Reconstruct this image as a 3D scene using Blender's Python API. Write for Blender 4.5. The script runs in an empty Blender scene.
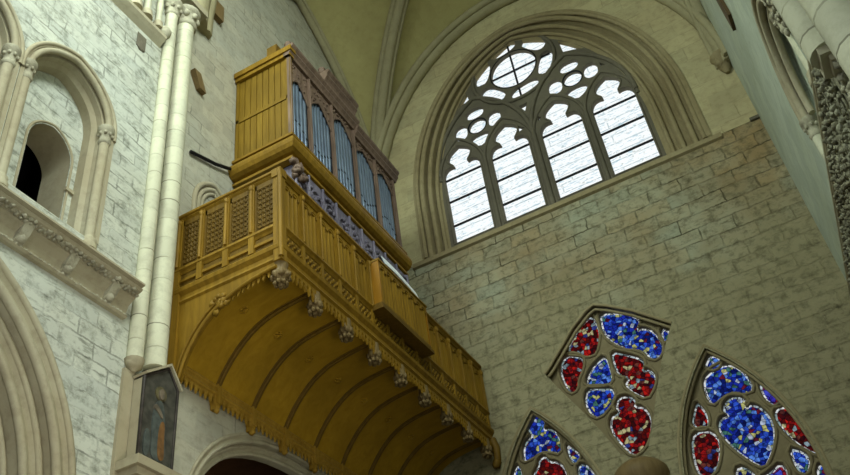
import bpy, bmesh, math, random
from mathutils import Vector, Matrix
from mathutils.geometry import delaunay_2d_cdt
random.seed(7)
C = bpy.context.scene.collection
PI = math.pi

# ------------------------------------------------------------------ helpers
def lin(r, g, b):
    f = lambda c: (c/255/12.92 if c/255 <= .04045 else ((c/255+.055)/1.055)**2.4)
    return (f(r), f(g), f(b), 1)

class MB:
    """collects shapes, then links them as one mesh object"""
    def __init__(s): s.v = []; s.f = []; s.sm = []
    def add(s, vs, fs, smooth=False):
        n = len(s.v); s.v += [tuple(p) for p in vs]
        s.f += [tuple(i+n for i in f) for f in fs]; s.sm += [smooth]*len(fs)
    def box(s, x0, x1, y0, y1, z0, z1):
        s.add([(x0,y0,z0),(x1,y0,z0),(x1,y1,z0),(x0,y1,z0),(x0,y0,z1),(x1,y0,z1),(x1,y1,z1),(x0,y1,z1)],
              [(3,2,1,0),(4,5,6,7),(0,1,5,4),(1,2,6,5),(2,3,7,6),(3,0,4,7)])
    def tube(s, path, r, n=10, closed=False, caps=True):
        path = [Vector(p) for p in path]; m = len(path); rs = r if isinstance(r, (list, tuple)) else [r]*m
        up = Vector((0,0,1)); vs = []; last = None
        for i, p in enumerate(path):
            a = path[i-1] if (i > 0 or closed) else path[i]; b = path[(i+1) % m] if (i < m-1 or closed) else path[i]
            t = (b-a).normalized() if (b-a).length > 1e-9 else Vector((0,0,1))
            if last is None:
                u = t.cross(up); u = t.cross(Vector((1,0,0))) if u.length < 1e-3 else u
            else: u = last - t*last.dot(t)
            u.normalize(); last = u; w = t.cross(u)
            for k in range(n):
                c = 2*PI*k/n; vs.append(p + (u*math.cos(c)+w*math.sin(c))*rs[i])
        fs = []
        for i in range(m if closed else m-1):
            j = (i+1) % m
            for k in range(n):
                l = (k+1) % n; fs.append((i*n+k, i*n+l, j*n+l, j*n+k))
        s.add(vs, fs, True)
        if caps and not closed:
            s.add(vs[:n], [tuple(range(n))[::-1]]); s.add(vs[-n:], [tuple(range(n))])
    def lathe(s, cx, cy, prof, n=16, half=None):
        vs = []; m = len(prof)
        for r, z in prof:
            for k in range(n):
                c = 2*PI*k/n; vs.append((cx+r*math.cos(c), cy+r*math.sin(c), z))
        fs = [(i*n+k, i*n+(k+1) % n, (i+1)*n+(k+1) % n, (i+1)*n+k) for i in range(m-1) for k in range(n)]
        s.add(vs, fs, True)
        s.add(vs[:n], [tuple(range(n))[::-1]]); s.add(vs[-n:], [tuple(range(n))])
    def blob(s, c, sx, sy, sz, rough=.25):
        vs = []
        a, b = random.random()*6, random.random()*6
        for v in ICO[0]:
            k = 1 + rough*math.sin(5*v[0]+a)*math.cos(4*v[1]+b+3*v[2])
            vs.append((c[0]+v[0]*sx*k, c[1]+v[1]*sy*k, c[2]+v[2]*sz*k))
        s.add(vs, ICO[1], True)
    def ring(s, A, B, closed=False, smooth=False):
        n = len(A); vs = list(A)+list(B)
        s.add(vs, [(i, (i+1) % n, n+(i+1) % n, n+i) for i in range(n if closed else n-1)], smooth)
    def poly(s, pts):
        s.add(pts, [tuple(range(len(pts)))])
    def build(s, name, m, parent=None, inv=None):
        me = bpy.data.meshes.new(name); me.from_pydata(s.v, [], s.f)
        for p, q in zip(me.polygons, s.sm): p.use_smooth = q
        bm = bmesh.new(); bm.from_mesh(me); bmesh.ops.recalc_face_normals(bm, faces=bm.faces); bm.to_mesh(me); bm.free()
        me.materials.append(m); o = bpy.data.objects.new(name, me); C.objects.link(o)
        if parent is not None: attach(o, parent)
        return o
_b = bmesh.new(); bmesh.ops.create_icosphere(_b, subdivisions=2, radius=1)
ICO = ([tuple(v.co) for v in _b.verts], [tuple(v.index for v in f.verts) for f in _b.faces]); _b.free()

def origin_of(o):
    v = Vector((0,0,0)); 
    while o is not None: v += o.location; o = o.parent
    return v
def attach(o, parent):
    if o.type == 'MESH' and o.location.length == 0:
        o.data.transform(Matrix.Translation(-origin_of(parent)))
    o.parent = parent
def tag(o, label, cat, group=None, kind=None):
    o['label'] = label; o['category'] = cat
    if group: o['group'] = group
    if kind: o['kind'] = kind
    return o
def empty(name, loc, label, cat, group=None, kind=None):
    o = bpy.data.objects.new(name, None); C.objects.link(o); o.location = loc; o.empty_display_size = .2
    return tag(o, label, cat, group, kind)

# planes: 'E' = end wall (u=x, v=z, d=y), 'L' = side walls (u=y, v=z, d=x)
def P(pl, u, v, d): return (u, d, v) if pl == 'E' else (d, u, v)

def inside(p, L):
    c = False; n = len(L); x, y = p
    for i in range(n):
        (x1, y1), (x2, y2) = L[i], L[i-1]
        if (y1 > y) != (y2 > y) and x < (x2-x1)*(y-y1)/(y2-y1)+x1: c = not c
    return c
def slab(pl, loops, d0, d1):
    """plate with holes between depths d0 and d1 (loops: outer, then holes), returned as an MB"""
    vs, es = [], []
    for L in loops:
        n = len(vs); vs += [Vector(p) for p in L]; es += [(n+i, n+(i+1) % len(L)) for i in range(len(L))]
    V, E_, F, *_r = delaunay_2d_cdt(vs, es, [], 0, 1e-5)
    keep = []
    for f in F:
        c = (sum(V[i].x for i in f)/len(f), sum(V[i].y for i in f)/len(f))
        if inside(c, loops[0]) and not any(inside(c, h) for h in loops[1:]): keep.append(tuple(f))
    cnt = {}
    for f in keep:
        for i in range(len(f)):
            a, b = f[i], f[(i+1) % len(f)]; cnt.setdefault((min(a,b), max(a,b)), []).append((a, b))
    n = len(V); m = MB(); fs = keep+[tuple(i+n for i in f[::-1]) for f in keep]
    fs += [(v[0][1], v[0][0], v[0][0]+n, v[0][1]+n) for v in cnt.values() if len(v) == 1]
    m.add([P(pl, p.x, p.y, d0) for p in V]+[P(pl, p.x, p.y, d1) for p in V], fs)
    return m

def arch(cx, hw, zs, apex, zb, n=14, sup=0):
    """outline of an arched opening, from bottom left over the apex to bottom right"""
    h = apex-zs; pts = [(cx-hw, zb)] if zb < zs else []
    if sup:
        for i in range(2*n+1):
            t = PI-PI*i/(2*n); c, s_ = math.cos(t), math.sin(t)
            pts.append((cx+hw*math.copysign(abs(c)**(2/sup), c), zs+h*abs(s_)**(2/sup)))
    else:
        a = (h*h-hw*hw)/(2*hw); r = hw+a; t1 = math.atan2(h, a) if a > 0 else PI/2
        if a < 1e-6: a = 0; r = hw; t1 = PI/2
        k = h/(r*math.sin(t1))
        left = [(cx+a-r*math.cos(t1*i/n), zs+k*r*math.sin(t1*i/n)) for i in range(n+1)]
        right = [(2*cx-u, v) for u, v in left[::-1]][1:]
        pts += left+right
    if zb < zs: pts.append((cx+hw, zb))
    return pts

def arch_blend(cx, hw, zs, apex, zb, w_, n=22):
    A = arch(cx, hw, zs, apex, zb, n); B = arch(cx, hw, zs, apex, zb, n, 2.0)
    return [(p[0]+(q[0]-p[0])*w_, p[1]+(q[1]-p[1])*w_) for p, q in zip(A, B)]
def offset(path, o, closed=False):
    n = len(path); out = []
    for i, p in enumerate(path):
        a = path[i-1] if (i > 0 or closed) else None; b = path[(i+1) % n] if (i < n-1 or closed) else None
        ns = []
        for q, r in ((a, p), (p, b)):
            if q is None or r is None: continue
            dx, dy = r[0]-q[0], r[1]-q[1]; l = math.hypot(dx, dy) or 1e-9; ns.append((-dy/l, dx/l))
        nx, ny = sum(k[0] for k in ns)/len(ns), sum(k[1] for k in ns)/len(ns)
        l2 = max(nx*nx+ny*ny, .35); out.append((p[0]+nx*o/l2, p[1]+ny*o/l2))
    return out

def sweep(mb, pl, path, prof, closed=False, smooth=True):
    """moulding: prof = [(offset in the plane, depth)] carried along a path in plane pl"""
    rows = [[P(pl, u, v, d) for u, v in offset(path, o, closed)] for o, d in prof]
    for A, B in zip(rows, rows[1:]): mb.ring(A, B, closed, smooth)
def roll(mb, pl, path, o, d, r, n=8, closed=False):
    mb.tube([P(pl, u, v, d) for u, v in offset(path, o, closed)], r, n, closed)

def smooth_loop(pts, it=2):
    for _ in range(it):
        q = []
        for i, p in enumerate(pts):
            r = pts[(i+1) % len(pts)]
            q += [(p[0]*.75+r[0]*.25, p[1]*.75+r[1]*.25), (p[0]*.25+r[0]*.75, p[1]*.25+r[1]*.75)]
        pts = q
    return pts
def area(L): return sum(p[0]*q[1]-q[0]*p[1] for p, q in zip(L, L[1:]+L[:1]))/2
def ccw(L): return L if area(L) > 0 else L[::-1]
def inset(L, o): return offset(ccw(L), o, True)

# ------------------------------------------------------------------ materials
def new_mat(name):
    m = bpy.data.materials.new(name); m.use_nodes = True; nt = m.node_tree; nt.nodes.clear()
    out = nt.nodes.new('ShaderNodeOutputMaterial'); return m, nt, out
def N(nt, t, **kw):
    n = nt.nodes.new(t)
    for k, v in kw.items():
        if k in n.inputs: n.inputs[k].default_value = v
        else: setattr(n, k, v)
    return n
def coords(nt, pl):
    g = N(nt, 'ShaderNodeNewGeometry'); 
    if pl is None: return g.outputs['Position']
    s = N(nt, 'ShaderNodeSeparateXYZ'); c = N(nt, 'ShaderNodeCombineXYZ'); nt.links.new(g.outputs['Position'], s.inputs[0])
    a, b, d = {'E': ('X','Z','Y'), 'L': ('Y','Z','X')}[pl]
    nt.links.new(s.outputs[a], c.inputs[0]); nt.links.new(s.outputs[b], c.inputs[1]); nt.links.new(s.outputs[d], c.inputs[2])
    return c.outputs[0]
def ramp(nt, fac, stops, interp='LINEAR'):
    r = N(nt, 'ShaderNodeValToRGB'); r.color_ramp.interpolation = interp; e = r.color_ramp.elements
    while len(e) < len(stops): e.new(.5)
    for k, (p, c) in zip(e, stops): k.position = p; k.color = c
    nt.links.new(fac, r.inputs[0]); return r.outputs['Color']
def mix(nt, fac, a, b, mode='MIX'):
    m = N(nt, 'ShaderNodeMix', data_type='RGBA', blend_type=mode)
    for s, v in ((m.inputs[0], fac), (m.inputs[6], a), (m.inputs[7], b)):
        if isinstance(v, (int, float, tuple)): s.default_value = v
        else: nt.links.new(v, s)
    return m.outputs[2]

def stone(name, pl, c1, c2, c3, bw=.6, bh=.32, joint=.55, jcol=(60,52,38), bump=.5, rough=.9, patch=.45, grime=.5, msize=.012, streak=0.0, wob2=0.0, render_below=None, jlo=.42, jhi=.62):
    """ashlar: courses of blocks, joints that come and go, stains, chipped faces"""
    m, nt, out = new_mat(name); L = nt.links; co = coords(nt, pl)
    wob = N(nt, 'ShaderNodeTexNoise', Scale=1.1, Detail=3.0); L.new(co, wob.inputs['Vector'])
    ad = N(nt, 'ShaderNodeVectorMath', operation='MULTIPLY_ADD'); L.new(wob.outputs['Color'], ad.inputs[0]); ad.inputs[1].default_value = (.10,.10,0); L.new(co, ad.inputs[2])
    if wob2:
        wb = N(nt, 'ShaderNodeTexNoise', Scale=7.0, Detail=4.0, Roughness=.7); L.new(co, wb.inputs['Vector'])
        a2 = N(nt, 'ShaderNodeVectorMath', operation='MULTIPLY_ADD'); L.new(wb.outputs['Color'], a2.inputs[0]); a2.inputs[1].default_value = (wob2,wob2,0); L.new(ad.outputs[0], a2.inputs[2]); ad = a2
    n1 = N(nt, 'ShaderNodeTexNoise', Scale=.45, Detail=5.0, Roughness=.6); L.new(co, n1.inputs['Vector'])
    n2 = N(nt, 'ShaderNodeTexNoise', Scale=5.0, Detail=8.0, Roughness=.7); L.new(co, n2.inputs['Vector'])
    n3 = N(nt, 'ShaderNodeTexNoise', Scale=1.6, Detail=4.0, Roughness=.6); L.new(co, n3.inputs['Vector'])
    base = mix(nt, ramp(nt, n1.outputs['Fac'], [(patch-.12,(0,0,0,1)), (patch+.16,(1,1,1,1))]), lin(*c1), lin(*c2))
    hh = None
    if joint > 0:
        br = N(nt, 'ShaderNodeTexBrick', **{'Scale':1.0,'Mortar Size':msize,'Mortar Smooth':.3,'Bias':0.0,'Brick Width':bw,'Row Height':bh,'Color1':(0,0,0,1),'Color2':(1,1,1,1),'Mortar':(.5,.5,.5,1)})
        L.new(ad.outputs[0], br.inputs['Vector'])
        base = mix(nt, .34, base, mix(nt, br.outputs['Color'], lin(*[k*.78 for k in c1]), lin(*[min(255,k*1.12) for k in c2])))
        jm = N(nt, 'ShaderNodeMath', operation='MULTIPLY'); L.new(br.outputs['Fac'], jm.inputs[0])
        L.new(ramp(nt, n3.outputs['Fac'], [(jlo,(0,0,0,1)), (jhi,(joint,joint,joint,1))]), jm.inputs[1])
        plas = None
        if render_below:
            sx = N(nt, 'ShaderNodeSeparateXYZ'); L.new(co, sx.inputs[0]); zz = N(nt, 'ShaderNodeMath', operation='MULTIPLY_ADD'); L.new(n1.outputs['Fac'], zz.inputs[0]); zz.inputs[1].default_value = -5.0; L.new(sx.outputs[1], zz.inputs[2])
            mr = N(nt, 'ShaderNodeMapRange', **{'From Min':render_below-3.3,'From Max':render_below-1.9}); L.new(zz.outputs[0], mr.inputs[0]); plas = mr.outputs[0]
            j2 = N(nt, 'ShaderNodeMath', operation='MULTIPLY'); L.new(jm.outputs[0], j2.inputs[0]); L.new(plas, j2.inputs[1]); jm = j2
            base = mix(nt, plas, mix(nt, n3.outputs['Fac'], lin(136,128,96), lin(154,146,114)), base)
        base = mix(nt, jm.outputs[0], base, lin(*jcol)); hh = br.outputs['Fac']
    base = mix(nt, ramp(nt, n2.outputs['Fac'], [(.30,(grime,grime,grime,1)), (.52,(0,0,0,1))]), base, lin(*c3))
    if streak:
        mp = N(nt, 'ShaderNodeMapping'); mp.inputs['Scale'].default_value = (2.0, 8.5, 2.0); L.new(ad.outputs[0], mp.inputs['Vector'])
        n4 = N(nt, 'ShaderNodeTexNoise', Scale=1.5, Detail=5.0, Roughness=.62); L.new(mp.outputs[0], n4.inputs['Vector'])
        base = mix(nt, ramp(nt, n4.outputs['Fac'], [(.30,(streak,streak,streak,1)), (.44,(0,0,0,1))]), base, lin(*c3))
    b = N(nt, 'ShaderNodeBsdfPrincipled', Roughness=rough); b.inputs['Specular IOR Level'].default_value = .15
    L.new(base, b.inputs['Base Color'])
    h = N(nt, 'ShaderNodeMath', operation='MULTIPLY'); L.new(n2.outputs['Fac'], h.inputs[0]); h.inputs[1].default_value = .6
    if hh is not None:
        s = N(nt, 'ShaderNodeMath', operation='SUBTRACT'); L.new(h.outputs[0], s.inputs[0]); L.new(hh, s.inputs[1]); h = s
    bp = N(nt, 'ShaderNodeBump', Strength=bump, Distance=.05); L.new(h.outputs[0], bp.inputs['Height']); L.new(bp.outputs[0], b.inputs['Normal'])
    L.new(b.outputs[0], out.inputs[0]); return m

def wood(name, c1, c2, scale=(6,6,.7), rough=.55, bump=.25, spec=.15):
    m, nt, out = new_mat(name); L = nt.links; co = coords(nt, None)
    mp = N(nt, 'ShaderNodeMapping'); mp.inputs['Scale'].default_value = scale; L.new(co, mp.inputs['Vector'])
    n1 = N(nt, 'ShaderNodeTexNoise', Scale=2.2, Detail=6.0, Roughness=.6, Distortion=.6); L.new(mp.outputs[0], n1.inputs['Vector'])
    n2 = N(nt, 'ShaderNodeTexNoise', Scale=.9, Detail=3.0); L.new(co, n2.inputs['Vector'])
    col = mix(nt, ramp(nt, n1.outputs['Fac'], [(.32,(0,0,0,1)), (.68,(1,1,1,1))]), lin(*c1), lin(*c2))
    col = mix(nt, ramp(nt, n2.outputs['Fac'], [(.35,(.35,.35,.35,1)), (.6,(0,0,0,1))]), col, lin(*[k*.72 for k in c1]))
    b = N(nt, 'ShaderNodeBsdfPrincipled', Roughness=rough); b.inputs['Specular IOR Level'].default_value = spec; L.new(col, b.inputs['Base Color'])
    bp = N(nt, 'ShaderNodeBump', Strength=bump, Distance=.02); L.new(n1.outputs['Fac'], bp.inputs['Height']); L.new(bp.outputs[0], b.inputs['Normal'])
    L.new(b.outputs[0], out.inputs[0]); return m

def plain(name, c, rough=.6, metal=0.0, c2=None, sc=6.0, spec=.3):
    m, nt, out = new_mat(name); L = nt.links
    n1 = N(nt, 'ShaderNodeTexNoise', Scale=sc, Detail=5.0); L.new(coords(nt, None), n1.inputs['Vector'])
    b = N(nt, 'ShaderNodeBsdfPrincipled', Roughness=rough, Metallic=metal); b.inputs['Specular IOR Level'].default_value = spec
    L.new(mix(nt, ramp(nt, n1.outputs['Fac'], [(.35,(0,0,0,1)), (.65,(1,1,1,1))]), lin(*c), lin(*(c2 or [k*.8 for k in c]))), b.inputs['Base Color'])
    L.new(b.outputs[0], out.inputs[0]); return m

def glow_glass(name, stops, scale=7.0, strength=1.0, lead=.035, pl='E', seed=0.0):
    """leaded glass; its own emission stands in for daylight behind it"""
    m, nt, out = new_mat(name); L = nt.links; co = coords(nt, pl)
    of = N(nt, 'ShaderNodeVectorMath', operation='ADD'); of.inputs[1].default_value = (seed, seed*1.7, 0); L.new(co, of.inputs[0])
    v1 = N(nt, 'ShaderNodeTexVoronoi', Scale=scale, voronoi_dimensions='2D'); L.new(of.outputs[0], v1.inputs['Vector'])
    v2 = N(nt, 'ShaderNodeTexVoronoi', Scale=scale, voronoi_dimensions='2D', feature='DISTANCE_TO_EDGE'); L.new(of.outputs[0], v2.inputs['Vector'])
    sp = N(nt, 'ShaderNodeSeparateColor'); L.new(v1.outputs['Color'], sp.inputs[0])
    col = ramp(nt, sp.outputs[0], stops, 'CONSTANT')
    n = N(nt, 'ShaderNodeTexNoise', Scale=14.0, Detail=4.0); L.new(co, n.inputs['Vector'])
    col = mix(nt, ramp(nt, n.outputs['Fac'], [(.35,(.75,.75,.75,1)), (.6,(0,0,0,1))]), col, (.004,.005,.012,1))
    col = mix(nt, ramp(nt, v2.outputs['Distance'], [(lead,(1,1,1,1)), (lead+.03,(0,0,0,1))]), col, (.003,.003,.004,1))
    e = N(nt, 'ShaderNodeEmission', Strength=strength); L.new(col, e.inputs['Color'])  # glow stands in for daylight passing through the panes
    L.new(e.outputs[0], out.inputs[0]); return m

def grisaille(name, strength):
    """pale glass, daylight put in as emission, with faint painted lines and blue and grey specks"""
    m, nt, out = new_mat(name); L = nt.links; co = coords(nt, 'E')
    mp = N(nt, 'ShaderNodeMapping'); mp.inputs['Scale'].default_value = (2.0, 9.0, 1); L.new(co, mp.inputs['Vector'])
    n = N(nt, 'ShaderNodeTexNoise', Scale=3.0, Detail=3.0, Roughness=.6); L.new(mp.outputs[0], n.inputs['Vector'])
    n2 = N(nt, 'ShaderNodeTexNoise', Scale=9.0, Detail=2.0); L.new(co, n2.inputs['Vector'])
    br = N(nt, 'ShaderNodeTexBrick', **{'Scale':1.0,'Mortar Size':.022,'Mortar Smooth':.6,'Brick Width':3.0,'Row Height':.265,'Color1':(1,1,1,1),'Color2':(1,1,1,1),'Mortar':(0,0,0,1)}); L.new(co, br.inputs['Vector'])
    col = mix(nt, ramp(nt, n.outputs['Fac'], [(.36,(.75,.75,.75,1)), (.46,(0,0,0,1))]), (.96,1.0,1.0,1), (.42,.62,.72,1))
    col = mix(nt, ramp(nt, n2.outputs['Fac'], [(.30,(.6,.6,.6,1)), (.38,(0,0,0,1))]), col, (.35,.42,.40,1))
    bm = N(nt, 'ShaderNodeMath', operation='MULTIPLY'); L.new(br.outputs['Fac'], bm.inputs[0]); L.new(ramp(nt, n2.outputs['Fac'], [(.38,(0,0,0,1)), (.5,(.5,.5,.5,1))]), bm.inputs[1])
    col = mix(nt, bm.outputs[0], col, (.18,.32,.36,1))
    e = N(nt, 'ShaderNodeEmission', Strength=strength); L.new(col, e.inputs['Color']); L.new(e.outputs[0], out.inputs[0]); return m  # emission puts the daylight into the pale glass itself

STONE_L = stone('pale_ashlar_side', 'L', (200,204,190), (182,182,164), (104,106,92),   .58, .25, .5, (92,92,80), .7, .9, .50, .8, .014, streak=.75, wob2=.07, jlo=.46, jhi=.6)
STONE_FAR = stone('grey_plastered_side', 'L', (182,182,164), (168,162,140), (124,120,102), .6, .28, .6, (96,96,84), .4, .9, .48, .5, .014, streak=.4, wob2=.07, jlo=.5, jhi=.64)
STONE_E = stone('weathered_ashlar_end', 'E', (164,166,140), (142,120,82), (84,78,56), .72, .35, .8, (66,60,42), 1.0, .92, .50, .9, .015, streak=.6, wob2=.09, render_below=12.4, jlo=.44, jhi=.6)
PLASTER_E = stone('brown_plaster_end', 'E', (184,176,136), (168,156,118), (118,106,74), .9, .45, .3, (76,64,42), .35, .92, .48, .4, streak=.35, wob2=.08)
STONE_R = stone('smooth_green_grey_wall', 'L', (182,190,174), (166,172,150), (132,134,112), .8, .4, .3, (106,106,90), .25, .85, .5, .3, streak=.2, wob2=.06)
SHAFT = stone('shaft_limestone', 'L', (204,202,176), (190,188,160), (136,132,110), 9, .4, .8, (110,106,86), .3, .9, .5, .35, .012)
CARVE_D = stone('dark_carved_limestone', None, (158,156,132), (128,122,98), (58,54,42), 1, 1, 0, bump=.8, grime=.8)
CARVE = stone('carved_limestone', None, (188,184,160), (160,154,130), (92,84,66), 1, 1, 0, bump=.6, grime=.7)
MOULD = stone('moulded_limestone', None, (178,172,146), (160,150,122), (120,108,84), 1, 1, 0, bump=.25, grime=.4)
MOULD_E = stone('brown_moulded_stone', None, (154,142,108), (136,123,90), (102,90,64), 1, 1, 0, bump=.25, grime=.4)
TRAC_LOW = stone('brown_tracery_stone', None, (134,123,93), (118,106,78), (88,78,56), 1, 1, 0, bump=.2, grime=.35)
TRACERY = stone('tracery_stone', None, (112,106,90), (98,92,78), (76,70,58), 1, 1, 0, bump=.2, grime=.35)
VAULT = stone('olive_vault_plaster', None, (180,171,116), (166,156,104), (130,118,74), 1, 1, 0, bump=.15, grime=.25)
RIB = stone('vault_rib_stone', None, (164,156,122), (150,142,110), (110,100,68), 1, 1, 0, bump=.2, grime=.3)
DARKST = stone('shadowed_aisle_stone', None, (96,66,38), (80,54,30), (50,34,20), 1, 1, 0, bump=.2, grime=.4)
PAVE = stone('stone_paving', None, (112,102,84), (100,92,74), (76,70,58), 1, 1, 0, bump=.2, grime=.3)
OAK = wood('golden_oak', (118,88,20), (146,112,32))
OAK_P = wood('golden_oak_boards', (108,82,18), (130,102,30))
OAK_D = wood('brown_oak', (92,68,18), (116,88,28))
OAK_V = wood('cove_boards', (152,116,24), (172,134,34), (1.2,3,3), .55, .15)
OAK_RIB = wood('dark_rib_oak', (96,72,20), (116,88,28))
OAK_L = wood('light_ledge_oak', (146,112,34), (172,136,54))
OAK_PEND = wood('pendant_oak', (104,84,50), (132,112,74))
OAK_C = wood('grey_brown_carved_oak', (98,80,66), (130,108,92))
OAK_PURPLE = wood('grey_violet_carved_oak', (96,90,104), (138,132,146))
ORANGE = wood('plain_orange_oak', (140,96,18), (156,110,24), rough=.45)
PIPE = plain('pipe_metal', (116,132,150), .38, .5, (98,112,130), 3.0, .5)
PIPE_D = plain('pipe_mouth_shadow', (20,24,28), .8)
IRON = plain('black_iron_and_shade', (14,14,14), .6)  # iron bar colour, also used as painted shade behind the organ pipes
LEAD = plain('saddle_bar_iron', (12,14,18), .7)
DARKWOOD = wood('dark_brown_timber', (72,58,38), (96,78,52))
STUBWOOD = wood('weathered_timber', (112,92,58), (136,114,76))
BLACK = plain('passage_shade_black', (12,11,10), .95)  # near-black colour stands in for the missing light in the passage
PAPER = plain('white_paper', (240,244,246), .6, 0, (226,232,236))
CLEAR = grisaille('pale_grisaille_glass', 1.02)
K = lambda r, g, b, s=1: tuple(list(v*s for v in lin(r, g, b)[:3])+[1])
BLUE = glow_glass('blue_stained_glass', [(0,K(30,50,170)),(.3,K(50,90,215)),(.5,K(16,30,110)),(.64,K(90,140,235)),(.76,K(70,120,110)),(.84,K(190,190,120)),(.9,K(190,205,230)),(.95,K(110,30,50))], 13, .85, .04, seed=3)
RED = glow_glass('red_stained_glass', [(0,K(90,18,14)),(.28,K(150,24,20)),(.48,K(60,16,14)),(.62,K(190,30,24)),(.74,K(120,60,50)),(.82,K(200,190,140)),(.9,K(150,170,180)),(.95,K(60,70,150))], 13, .75, .04, seed=11)
VIOLET = glow_glass('violet_stained_glass', [(0,K(60,50,180)),(.35,K(120,36,90)),(.6,K(70,80,210)),(.8,K(150,30,50))], 8.5, .8, seed=5)
PEARL = glow_glass('white_glass_border', [(0,K(235,240,240)),(.55,K(205,220,225)),(.85,K(150,170,170))], 9, .85, .05, seed=8)
PAINT = {k: plain('icon_paint_'+k, c, .6, 0, [v*.7 for v in c], 9) for k, c in dict(ground=(78,76,66), robe=(128,92,52), cloak=(84,90,84), skin=(120,108,90), halo=(104,96,66), edge=(62,54,46)).items()}

# ------------------------------------------------------------------ dimensions (metres; camera stands at x=0, y=0)
XL, XR, YE = -7.7, 1.6, 15.6
Y0 = 8.27                 # bay division
CX = -3.2                 # axis of the end wall window

# ================================================================== SETTING
def struct(o, label, cat): return tag(o, label, cat, None, 'structure')
m = MB(); m.box(-9.6, 3.0, -9, 17, -.2, 0); struct(m.build('floor', PAVE), 'stone paved church floor below the organ gallery', 'floor')

# ---- end wall, lower part with the three coloured windows
W1C, W3C, WZ = -4.81, -1.18, 4.6
def lancet(cx, k=0): return arch(cx, 1.2+k, 7.4, 10.26+k*1.1, WZ, 12)
w2_out = [(-4.36,10.88),(-4.2,11.02),(-3.85,11.38),(-3.56,11.68),(-3.2,11.95),(-3.0,12.03),(-2.75,11.9),(-2.27,11.56),(-1.6,10.96),
          (-1.75,10.72),(-2.05,10.2),(-2.35,9.55),(-2.6,8.95),(-2.78,8.62),(-3.02,8.5),(-3.3,8.72),(-3.5,9.2),(-3.75,9.72),(-4.0,10.18),(-4.2,10.55)]
def w2_loop(): return w2_out
lower = slab('E', [[(XL-.3,0),(XR+.3,0),(XR+.3,14.95),(XL-.3,14.95)], lancet(W1C,-.06), lancet(W3C,-.06), w2_loop()], YE, YE+.5)
struct(lower.build('wall_end', STONE_E), 'weathered grey brown ashlar lower end wall around the coloured windows', 'wall')

def opening_set(win, loops, d, mats):
    """coloured glass fields with their white borders, each a part of its window"""
    for L, mt in zip(loops, mats):
        L = ccw(L); g = MB(); g.poly([P('E', u, v, d) for u, v in offset(L, -.03, True)]); g.build('stained_glass', mt, win)
        b = MB(); A = offset(L, -.01, True); B = offset(L, .036, True)
        for i in range(len(L)):
            j = (i+1) % len(L); b.add([P('E', *A[i], d-.012), P('E', *A[j], d-.012), P('E', *B[j], d-.012), P('E', *B[i], d-.012)], [(0,1,2,3)])
        b.build('glass_border', PEARL, win)

w3_op = [
 ([(-1.24,10.02),(-1.16,10.1),(-1.08,10.08),(-1.03,9.98),(-1.1,9.86),(-1.2,9.86),(-1.28,9.96)], BLUE),
 ([(-1.4,9.7),(-1.22,9.8),(-1.0,9.84),(-.82,9.76),(-.69,9.52),(-.67,9.2),(-.84,9.2),(-1.02,9.3),(-1.22,9.28),(-1.42,9.18),(-1.46,9.45)], BLUE),
 ([(-.5,9.28),(-.4,9.14),(-.28,8.82),(-.36,8.76),(-.46,8.86),(-.51,9.08)], VIOLET),
 ([(-.46,8.6),(-.37,8.69),(-.22,8.66),(-.08,8.5),(.02,8.24),(.1,7.92),(.15,7.62),(.05,7.63),(-.13,7.79),(-.31,8.03),(-.42,8.31)], RED),
 ([(-1.77,9.14),(-1.69,9.3),(-1.64,9.16),(-1.61,8.92),(-1.68,8.79),(-1.8,8.82),(-1.87,8.94)], RED),
 ([(-1.97,8.67),(-1.82,8.74),(-1.62,8.66),(-1.56,8.45),(-1.66,8.16),(-1.82,7.93),(-2.05,7.95),(-2.06,8.3)], RED),
 ([(-1.2,8.88),(-1.26,8.97),(-1.21,9.1),(-1.06,9.17),(-.92,9.11),(-.86,8.99),(-.93,8.87),(-.82,8.92),(-.7,8.85),(-.61,8.67),(-.58,8.44),(-.66,8.18),(-.82,7.94),(-.97,7.79),(-1.12,7.94),(-1.3,8.22),(-1.42,8.5),(-1.45,8.7),(-1.37,8.84),(-1.27,8.84)], BLUE),
 ([(-.45,7.93),(-.46,7.56),(-.37,7.46),(-.25,7.62),(-.28,7.8)], BLUE),
 ([(-.14,7.49),(-.02,7.5),(.02,7.2),(-.1,6.95),(-.22,7.2)], BLUE),
 ([(-1.42,7.86),(-1.3,7.86),(-1.16,7.62),(-1.3,7.35),(-1.46,7.6)], BLUE),
 ([(-1.06,7.58),(-.9,7.62),(-.7,7.72),(-.66,7.5),(-.86,7.3),(-1.04,7.36)], VIOLET),
]
lights3 = [([(-2.1,5),(-1.5,5),(-1.5,6.9),(-1.8,7.3),(-2.1,6.9)], RED), ([(-1.4,5),(-.9,5),(-.9,6.8),(-1.15,7.1),(-1.4,6.8)], BLUE), ([(-.8,5),(-.3,5),(-.3,6.7),(-.55,7.0),(-.8,6.7)], RED)]
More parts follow.
